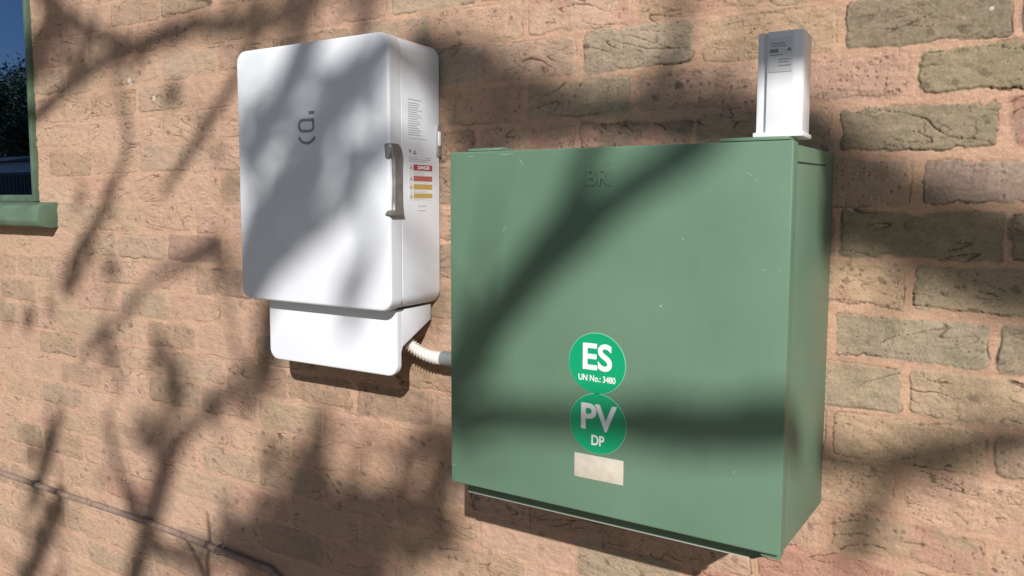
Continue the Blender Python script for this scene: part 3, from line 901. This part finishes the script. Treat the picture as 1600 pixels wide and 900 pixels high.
LIMBS = [
    ('A', [(-1.601, 0.123, 0.0182), (-1.16, 0.291, 0.0235), (-0.959, 0.371, 0.0257), (-0.79, 0.424, 0.0245), (-0.582, 0.457, 0.034), (-0.365, 0.483, 0.0313), (-0.111, 0.461, 0.0277), (0.051, 0.486, 0.0266), (0.24, 0.565, 0.0259), (0.6, 0.74, 0.035), (1.3, 0.78, 0.045), (2.05, 0.35, 0.055), (2.15, -0.3, 0.07)]),
    ('A2', [(-0.582, 0.453, 0.0198), (-0.817, 0.515, 0.0222), (-1.003, 0.594, 0.0335), (-1.122, 0.714, 0.0394)]),
    ('A3', [(-1.021, 0.591, 0.033), (-1.133, 0.512, 0.0535), (-1.229, 0.396, 0.0417)]),
    ('C', [(0.148, 0.231, 0.0383), (0.107, 0.169, 0.0416), (0.052, 0.097, 0.0446), (-0.013, 0.007, 0.0305), (-0.048, -0.065, 0.0241), (-0.04, -0.05, 0.006)]),
    ('C2', [(0.28, 0.56, 0.014), (0.22, 0.318, 0.0195), (0.148, 0.231, 0.0239)]),
    ('D', [(0.421, 0.229, 0.0274), (0.331, 0.174, 0.0374), (0.266, 0.123, 0.0453), (0.199, 0.061, 0.0416), (0.137, -0.011, 0.0358), (0.066, -0.08, 0.0476), (0.002, -0.167, 0.062), (-0.051, -0.273, 0.0697), (-0.093, -0.397, 0.0482), (-0.12, -0.5, 0.028), (-0.2, -0.56, 0.025)]),
    ('E', [(0.451, 0.079, 0.0179), (0.353, -0.015, 0.0245), (0.257, -0.082, 0.0272), (0.181, -0.157, 0.0311), (0.072, -0.224, 0.0368), (-0.035, -0.302, 0.0356)]),
    ('C3', [(0.234, 0.145, 0.0267), (0.177, 0.042, 0.0373), (0.174, -0.054, 0.0279), (0.114, -0.137, 0.0277)]),
    ('F', [(0.28, -0.09, 0.008), (0.313, -0.215, 0.0131), (0.267, -0.285, 0.0292), (0.233, -0.37, 0.016)]),
    ('B1', [(-0.1, 0.46, 0.012), (-0.176, 0.35, 0.0163), (-0.297, 0.231, 0.0195), (-0.405, 0.129, 0.0176), (-0.517, 0.031, 0.0131)]),
    ('B2', [(-0.74, 0.4, 0.006), (-0.7, 0.28, 0.009), (-0.677, 0.175, 0.0121), (-0.778, 0.032, 0.0172), (-0.852, -0.058, 0.022), (-0.966, -0.173, 0.0352), (-1.026, -0.281, 0.025)]),
    ('B3', [(-0.285, -0.102, 0.0244), (-0.426, -0.171, 0.0216), (-0.577, -0.225, 0.0127), (-0.692, -0.316, 0.0173), (-0.815, -0.41, 0.0169), (-1.0, -0.512, 0.0079)]),
    ('M', [(-0.35, -2.0, 0.1), (-0.75, -1.6, 0.085), (-0.791, -1.331, 0.0426), (-0.723, -1.162, 0.044), (-0.647, -0.998, 0.0465), (-0.582, -0.863, 0.0478), (-0.52, -0.732, 0.0403), (-0.421, -0.648, 0.026), (-0.291, -0.545, 0.0201), (-0.156, -0.447, 0.0242), (-0.066, -0.342, 0.0203)]),
    ('M2', [(-0.718, -0.972, 0.0262), (-0.778, -0.87, 0.0195), (-0.823, -0.773, 0.0179), (-0.851, -0.684, 0.0126)]),
    ('M3', [(-0.631, -1.056, 0.032), (-0.486, -1.065, 0.0261), (-0.34, -1.044, 0.0211)]),
    ('M4', [(-0.539, -0.755, 0.0255), (-0.654, -0.735, 0.0158), (-0.732, -0.686, 0.0079)]),
    ('N', [(-0.6, -0.38, 0.004), (-0.523, -0.46, 0.0245), (-0.497, -0.534, 0.0336), (-0.478, -0.618, 0.0244)]),
    ('O', [(-1.134, -0.995, 0.0326), (-1.182, -1.096, 0.0394), (-1.274, -1.211, 0.0455), (-1.371, -1.354, 0.0522), (-1.5, -1.537, 0.0697), (-1.45, -1.85, 0.11), (-0.8, -2.2, 0.13), (-0.1, -2.3, 0.15)]),
    ('O2', [(-1.1, -0.68, 0.01), (-1.179, -0.823, 0.0305), (-1.265, -0.975, 0.0277), (-1.335, -1.095, 0.0224)]),
    ('K1', [(0.007, -1.098, 0.2053), (0.034, -0.966, 0.1693), (0.026, -0.846, 0.1086), (0.04, -0.73, 0.0687), (0.077, -0.629, 0.0376), (0.102, -0.525, 0.0219)]),
    ('K2', [(0.083, -0.85, 0.0845), (0.238, -0.757, 0.0538), (0.378, -0.719, 0.0414), (0.491, -0.695, 0.0214)]),
    ('K3', [(-0.295, -0.975, 0.0481), (-0.161, -0.943, 0.0778), (-0.061, -0.937, 0.0905)]),
    ('K4', [(0.3, -0.6, 0.01), (0.38, -0.577, 0.015), (0.455, -0.549, 0.0224), (0.544, -0.534, 0.0222)]),
    ('K5', [(0.299, -0.752, 0.0269), (0.34, -0.687, 0.0202), (0.398, -0.628, 0.0111)]),
    ('K6', [(0.377, -0.83, 0.0178), (0.472, -0.776, 0.0233), (0.472, -0.714, 0.0281)]),
    ('G1', [(0.447, -0.669, 0.0336), (0.536, -0.544, 0.0396), (0.587, -0.469, 0.0363), (0.653, -0.391, 0.0344), (0.723, -0.318, 0.0389), (0.783, -0.264, 0.0327), (0.848, -0.22, 0.0276), (0.903, -0.187, 0.0267), (0.955, -0.155, 0.026), (0.985, -0.1, 0.024), (0.998, -0.04, 0.022), (1.0, 0.012, 0.022)]),
    ('G2', [(0.722, -0.308, 0.0245), (0.747, -0.26, 0.021), (0.767, -0.212, 0.0197), (0.787, -0.157, 0.0164), (0.811, -0.09, 0.0161)]),
    ('G3', [(0.448, -0.6, 0.0216), (0.568, -0.596, 0.0279), (0.654, -0.583, 0.0224), (0.766, -0.569, 0.0254), (0.854, -0.561, 0.0316), (0.925, -0.554, 0.0355), (1.005, -0.544, 0.0374), (1.079, -0.529, 0.0353), (1.146, -0.499, 0.0335)]),
    ('G4', [(0.549, -0.586, 0.0249), (0.545, -0.5, 0.0247)]),
    ('U1', [(0.389, 0.373, 0.0363), (0.495, 0.307, 0.0609), (0.595, 0.245, 0.0584), (0.705, 0.191, 0.0636), (0.836, 0.184, 0.0382), (0.943, 0.174, 0.044), (1.043, 0.16, 0.0493), (1.148, 0.143, 0.0543), (1.246, 0.106, 0.0512), (1.319, 0.034, 0.059), (1.407, -0.023, 0.0642), (1.498, -0.067, 0.0658), (1.582, -0.098, 0.064), (1.683, -0.135, 0.0614), (1.95, -0.3, 0.06), (2.15, -0.7, 0.08), (1.7, -1.25, 0.1), (0.8, -1.75, 0.12), (0.1, -2.0, 0.16)]),
    ('U2', [(0.495, 0.307, 0.0398), (0.529, 0.222, 0.0574), (0.595, 0.143, 0.0441), (0.659, 0.107, 0.0249)]),
    ('U3', [(1.02, 0.7, 0.02), (1.001, 0.425, 0.0141), (1.027, 0.341, 0.0144), (1.016, 0.296, 0.0127), (0.967, 0.23, 0.0169), (0.956, 0.183, 0.0195)]),
    ('R1', [(1.61, -0.338, 0.0259), (1.546, -0.369, 0.0269), (1.477, -0.391, 0.0279), (1.423, -0.411, 0.0268), (1.347, -0.443, 0.0259), (1.264, -0.426, 0.0261)]),
    ('R2', [(1.414, -0.413, 0.0157), (1.392, -0.475, 0.0187), (1.361, -0.544, 0.0209), (1.338, -0.6, 0.0149)]),
    ('U4', [(1.335, 0.05, 0.05), (1.3, 0.0, 0.055), (1.265, -0.06, 0.045), (1.245, -0.13, 0.022)]),
    ('P1', [(0.955, 0.012, 0.02), (1.0, 0.012, 0.035), (1.06, 0.012, 0.046), (1.13, 0.02, 0.046), (1.25, 0.04, 0.045), (1.33, 0.05, 0.04)]),
    ('Rlink', [(1.61, -0.338, 0.0144), (1.8, -0.36, 0.03), (2.05, -0.5, 0.05)]),
    ('Mlink', [(-0.35, -2.0, 0.12), (-0.1, -2.1, 0.14), (0.08, -2.1, 0.16)]),
]
TWIG_P = 0.28
CLUMPS = [(-0.22, -0.98, 0.09, 70), (-0.1, -0.9, 0.11, 90), (0.0, -0.8, 0.1, 80), (0.12, -0.92, 0.12, 110), (0.2, -0.8, 0.09, 80), (0.3, -0.86, 0.09, 70), (0.34, -0.76, 0.07, 50), (0.42, -0.74, 0.05, 30), (-0.02, -1.02, 0.13, 110), (0.05, -0.7, 0.06, 30), (0.22, -0.98, 0.1, 60), (0.47, 0.32, 0.06, 30), (0.6, 0.22, 0.07, 45), (0.72, 0.15, 0.06, 30), (0.8, 0.2, 0.06, 30), (0.93, 0.18, 0.05, 25), (1.05, 0.17, 0.06, 35), (1.15, 0.15, 0.05, 25), (0.55, 0.12, 0.05, 20), (-1.12, 0.5, 0.09, 50), (-0.98, 0.56, 0.08, 40), (-1.22, 0.4, 0.08, 40), (-0.85, 0.5, 0.06, 25), (-0.15, 0.5, 0.07, 35), (0.05, 0.52, 0.08, 35), (0.3, 0.5, 0.08, 25), (0.12, 0.06, 0.07, 27), (0.22, 0.0, 0.07, 27), (0.05, -0.06, 0.06, 21), (0.3, 0.1, 0.06, 21), (0.0, -0.2, 0.07, 31), (0.1, -0.16, 0.06, 18), (-0.03, 0.1, 0.06, 21), (-0.05, -0.02, 0.05, 18), (0.2, 0.13, 0.05, 15), (-0.06, -0.28, 0.05, 15), (0.24, -0.1, 0.05, 12), (-0.5, -0.54, 0.08, 45), (-1.02, -0.25, 0.06, 20), (-0.85, -0.42, 0.05, 15), (-0.62, -0.7, 0.07, 30), (-1.18, -1.05, 0.1, 45), (-1.3, -1.2, 0.12, 50), (-1.22, -0.85, 0.07, 25), (-0.42, -1.05, 0.08, 35), (-0.3, -0.15, 0.06, 20), (-0.3, -0.6, 0.05, 15), (0.46, -0.54, 0.04, 18), (0.48, -0.78, 0.05, 25), (0.38, -0.6, 0.04, 12), (1.45, -0.42, 0.04, 12), (1.36, -0.55, 0.04, 10), (0.54, -0.52, 0.05, 20), (0.57, -0.6, 0.05, 18), (-0.254, 0.061, 0.062, 10), (-0.02, 0.368, 0.031, 7), (0.052, -0.777, 0.032, 5), (-1.274, -0.403, 0.04, 8), (-1.296, -0.776, 0.059, 7), (-0.941, 0.358, 0.061, 5), (0.024, -1.078, 0.055, 7), (-1.247, -1.197, 0.065, 5), (0.047, 0.432, 0.037, 5), (-0.921, 0.435, 0.052, 9), (-0.249, -0.891, 0.069, 5), (0.433, 0.319, 0.042, 6), (-0.67, 0.391, 0.041, 6), (-0.897, -0.175, 0.03, 9), (-0.085, -1.088, 0.044, 6), (-0.539, -0.663, 0.049, 9), (-1.148, -0.764, 0.068, 9), (-0.785, -0.513, 0.052, 7), (-0.768, -0.217, 0.03, 4), (-0.084, -0.14, 0.068, 2), (0.011, 0.38, 0.068, 6), (-0.475, 0.318, 0.04, 7), (-1.284, 0.072, 0.062, 10), (-0.908, -0.464, 0.069, 5), (-0.819, -0.162, 0.067, 6), (-0.949, -0.006, 0.034, 9), (-0.866, -0.898, 0.033, 5), (-0.058, -0.674, 0.049, 9), (-1.403, 0.477, 0.051, 7), (-1.436, 0.059, 0.044, 6), (-0.589, -0.483, 0.032, 9), (-1.435, -0.361, 0.064, 5), (0.463, -0.241, 0.035, 10), (-0.672, -0.913, 0.045, 4), (0.189, -0.699, 0.048, 8), (0.205, 0.459, 0.048, 7), (-0.122, -0.66, 0.041, 7), (-0.692, -0.951, 0.045, 8), (0.42, -0.134, 0.05, 6), (-1.14, -0.364, 0.051, 8), (0.235, -0.586, 0.061, 10), (-0.789, -0.201, 0.031, 6), (-0.773, -0.002, 0.041, 7), (-0.97, 0.468, 0.059, 6), (-0.201, -0.213, 0.03, 8), (0.047, -0.646, 0.041, 6)]
tree = thing("thin_leaved_tree", "thinly leaved branching tree standing in front of the wall and throwing its shadows on it", "tree", (2.95, -4.9, GROUND_Z))
wob = random.Random(21)
DEEP = {'C': 1.6, 'D': 1.6, 'E': 1.8, 'F': 1.5, 'C3': 1.6, 'N': 1.0, 'B3': 1.0, 'B2': .8, 'M2': 1.6, 'M': 1.5, 'M3': 1.5, 'M4': 1.6, 'O': 1.8, 'O2': 1.2, 'K1': 1.0, 'K2': .8, 'P1': -1.6}
def limb(name, name_id, pts, parent, seg=9, k=6, rough=.12):
    dp = DEEP.get(name_id, 0.0); n_ = max(1, len(pts) - 1)
    sm = catmull([(*crown_pt(p[0], p[1], dp * min(1, 2.5 * i_ / n_)), p[2]) for i_, p in enumerate(pts)], k)
    P = []; R = []
    for i, s in enumerate(sm):
        f = 0 if i in (0, len(sm) - 1) else 1
        rr = max(s[3], .003)
        P.append(Vector(s[:3]) + Vector((wob.uniform(-1, 1), wob.uniform(-1, 1), wob.uniform(-1, 1))) * rr * .14 * f)
        R.append(rr * (1 + wob.uniform(-rough, rough)))
    bm = bmesh.new()
    tube(bm, P, R, seg)
    return obj(name, bm, bark, parent, angle=60)
bm = bmesh.new()
cp = crown_pt(.02, -1.22)
tp = catmull([(cp[0] - .10, cp[1] + .05, GROUND_Z - .1, .36), (cp[0] - .08, cp[1] + .04, GROUND_Z + .25, .29), (cp[0] - .02, cp[1], -.2, .245), (cp[0] + .03, cp[1] - .03, .7, .22), (cp[0] - .02, cp[1], cp[2] - .25, .21), (*cp, .20)], 8)
tube(bm, [p[:3] for p in tp], [p[3] for p in tp], 16)
obj("trunk", bm, bark, tree, angle=60)
for nme, pts in LIMBS: limb("branch", nme, pts, tree)
# fine side twigs growing off the limbs
bm = bmesh.new()
for nme, pts in LIMBS:
    sm = catmull([(*crown_pt(p[0], p[1]), p[2]) for p in pts], 4)
    for i in range(2, len(sm) - 1, 3):
        if wob.random() < TWIG_P:
            p0 = Vector(sm[i][:3]); t = (Vector(sm[i + 1][:3]) - p0).normalized()
            side = Vector((wob.uniform(-1, 1), wob.uniform(-.6, .6), wob.uniform(-.3, 1))).normalized()
            dirn = (t * .7 + side * .8).normalized(); l = wob.uniform(.12, .34); r = min(.011, sm[i][3] * .45)
            P = [p0]
            for s in range(5):
                dirn = (dirn + Vector((wob.uniform(-.25, .25), wob.uniform(-.25, .25), wob.uniform(-.1, .3)))).normalized()
                P.append(P[-1] + dirn * l / 5)
            tube(bm, P, [r * (1 - .16 * s) for s in range(6)], 5)
tw = obj("twigs", bm, bark, tree, angle=60)
tag(tw, kind="stuff")

# sparse foliage clumps among the limbs
bm = bmesh.new()
lr = random.Random(77)
for (u, v, rad, num) in CLUMPS:
    c0 = Vector(crown_pt(u, v, .6))
    for j in range(num):
        g = Vector((lr.gauss(0, 1), lr.gauss(0, 2.2), lr.gauss(0, 1))) * rad * .62
        c = c0 + g
        # keep each leaf inside the clump's shade: slide along the sun line
        c = Vector((c0.x + (g.x), c.y, c0.z + g.z)) + Vector((-SX_ * g.y, 0, -SZ_ * g.y))
        a_s = lr.uniform(.022, .045)
        n = Vector((lr.uniform(-1, 1), lr.uniform(-1, 1), lr.uniform(-1, 1))).normalized()
        a_ = n.orthogonal().normalized(); b_ = n.cross(a_).normalized()
        th = lr.uniform(0, PI); a2 = (a_ * math.cos(th) + b_ * math.sin(th)) * a_s; b2 = (b_ * math.cos(th) - a_ * math.sin(th)) * a_s * .42
        bm.faces.new([bm.verts.new(c + q) for q in (a2, b2 + a2 * .2, -a2, -b2 + a2 * .2)])
olive = mat("olive_leaves", (.06, .075, .03), .6, .3)
fo = obj("foliage", bm, olive, tree, smooth=False)
tag(fo, kind="stuff")

# a low bare shrub nearer the wall whose tip throws the thin forked shadow by the pipe
shrub = thing("bare_shrub", "small bare forked shrub growing close to the wall", "shrub", (.38, -1.18, GROUND_Z))
def sp(u, v, D=1.18): return (u + SX_ * D, -D, v + SZ_ * D)
for pts_ in ([(-0.3644, -0.8958, 0.003), (-0.3574, -0.9904, 0.0065), (-0.3705, -1.0907, 0.0095), (-0.33, -1.35, 0.011), (-0.34, -2.3, 0.012)],
             [(-0.459, -0.999, 0.0045), (-0.4259, -1.0422, 0.006), (-0.3796, -1.1028, 0.0075)],):
    bm = bmesh.new()
    sm = catmull([(*sp(p[0], p[1]), p[2]) for p in pts_], 6)
    tube(bm, [s[:3] for s in sm], [s[3] for s in sm], 7)
    obj('stem', bm, bark, shrub, angle=60)


# things across the yard, seen only in the window glass
fm = mat("dark_steel_fence", (.055, .05, .052), .6, .3)
fence = thing("steel_fence", "long dark ribbed steel fence across the yard, seen as a reflection in the window", "fence", (-30, -13, GROUND_Z))
bm = bmesh.new()
prof = []
x = -70.0
while x < -6:
    prof += [(x, -13.0), (x + .10, -13.0), (x + .13, -13.04), (x + .23, -13.04)]
    x += .26
back = [(p[0], p[1] - .02) for p in prof[::-1]]
prism(bm, prof + back, 'z', GROUND_Z, .92)
obj("panels", bm, fm, fence, smooth=False)
bm = bmesh.new(); box(bm, (-70, -13.07, .93), (-6, -12.96, 1.0), .005)
obj("top_rail", bm, fm, fence)
shed = thing("garden_shed", "low pale shed behind the dark fence, seen as a reflection in the window", "shed", (-34, -19, GROUND_Z))
bm = bmesh.new(); box(bm, (-50, -21, GROUND_Z), (-22, -17, 1.75), .01)
obj("wall", bm, mat("pale_cladding", (.62, .61, .62), .7, .3), shed)
bm = bmesh.new(); prism(bm, [(-21.4, 1.78), (-16.6, 1.76), (-19, 2.2)], 'x', -50.3, -21.7)
obj("roof", bm, mat("dark_roof", (.07, .07, .075), .6, .3), shed, smooth=False)

leafm = mat("dark_leaves", (.035, .05, .022), .7, .3)
mottled(leafm, (.02, .03, .014), (.06, .075, .035), scale=3, detail=3)
def leafy_tree(x, y, h, spread, seed, label):
    r = random.Random(seed)
    t = thing("garden_tree", label, "tree", (x, y, GROUND_Z), "trees across the yard")
    bm = bmesh.new()
    tube(bm, [(x, y, GROUND_Z - .1), (x + .1, y, GROUND_Z + h * .25), (x - .1, y + .1, GROUND_Z + h * .5), (x, y, GROUND_Z + h * .8)], [.26, .2, .13, .05], 9)
    bms = []
    tips = []
    for i in range(26):
        a = r.uniform(0, 2 * PI); z0 = GROUND_Z + h * r.uniform(.28, .72)
        p = Vector((x, y, z0)); P = [p]
        d = Vector((math.cos(a), math.sin(a), r.uniform(.2, .9))).normalized()
        l = spread * r.uniform(.5, 1.0)
        for s in range(5):
            d = (d + Vector((r.uniform(-.3, .3), r.uniform(-.3, .3), r.uniform(-.1, .3)))).normalized()
            P.append(P[-1] + d * l / 5)
        tube(bm, P, [.07 * (1 - .17 * s) for s in range(6)], 5)
        tips += P[2:]
    obj("trunk", bm, bark, t, angle=60)
    bm = bmesh.new()
    for p in tips:
        for j in range(110):
            g = Vector((r.gauss(0, 1), r.gauss(0, 1), r.gauss(0, .8))) * .5
            c = p + g
            s = r.uniform(.08, .20)
            n = Vector((r.uniform(-1, 1), r.uniform(-1, 1), r.uniform(-1, 1))).normalized()
            a_ = n.orthogonal().normalized() * s; b_ = n.cross(a_).normalized() * s * .5
            bm.faces.new([bm.verts.new(c + q) for q in (a_, b_, -a_, -b_)])
    obj("crown", bm, leafm, t, smooth=False)
for i, (x, y, h, s) in enumerate(((-24, -24, 8.6, 3.4), (-31, -23, 9.3, 3.8), (-39, -26, 10.2, 4.0), (-48, -25, 10.6, 4.4), (-60, -28, 12.0, 4.8))):
    leafy_tree(x, y, h, s, 40 + i, ("shortest dark leafy tree at the near end of the fence", "dark leafy tree behind the shed's near end", "dark leafy tree behind the middle of the shed",
                                      "tall dark leafy tree beyond the shed", "tallest dark leafy tree at the far end of the fence")[i])
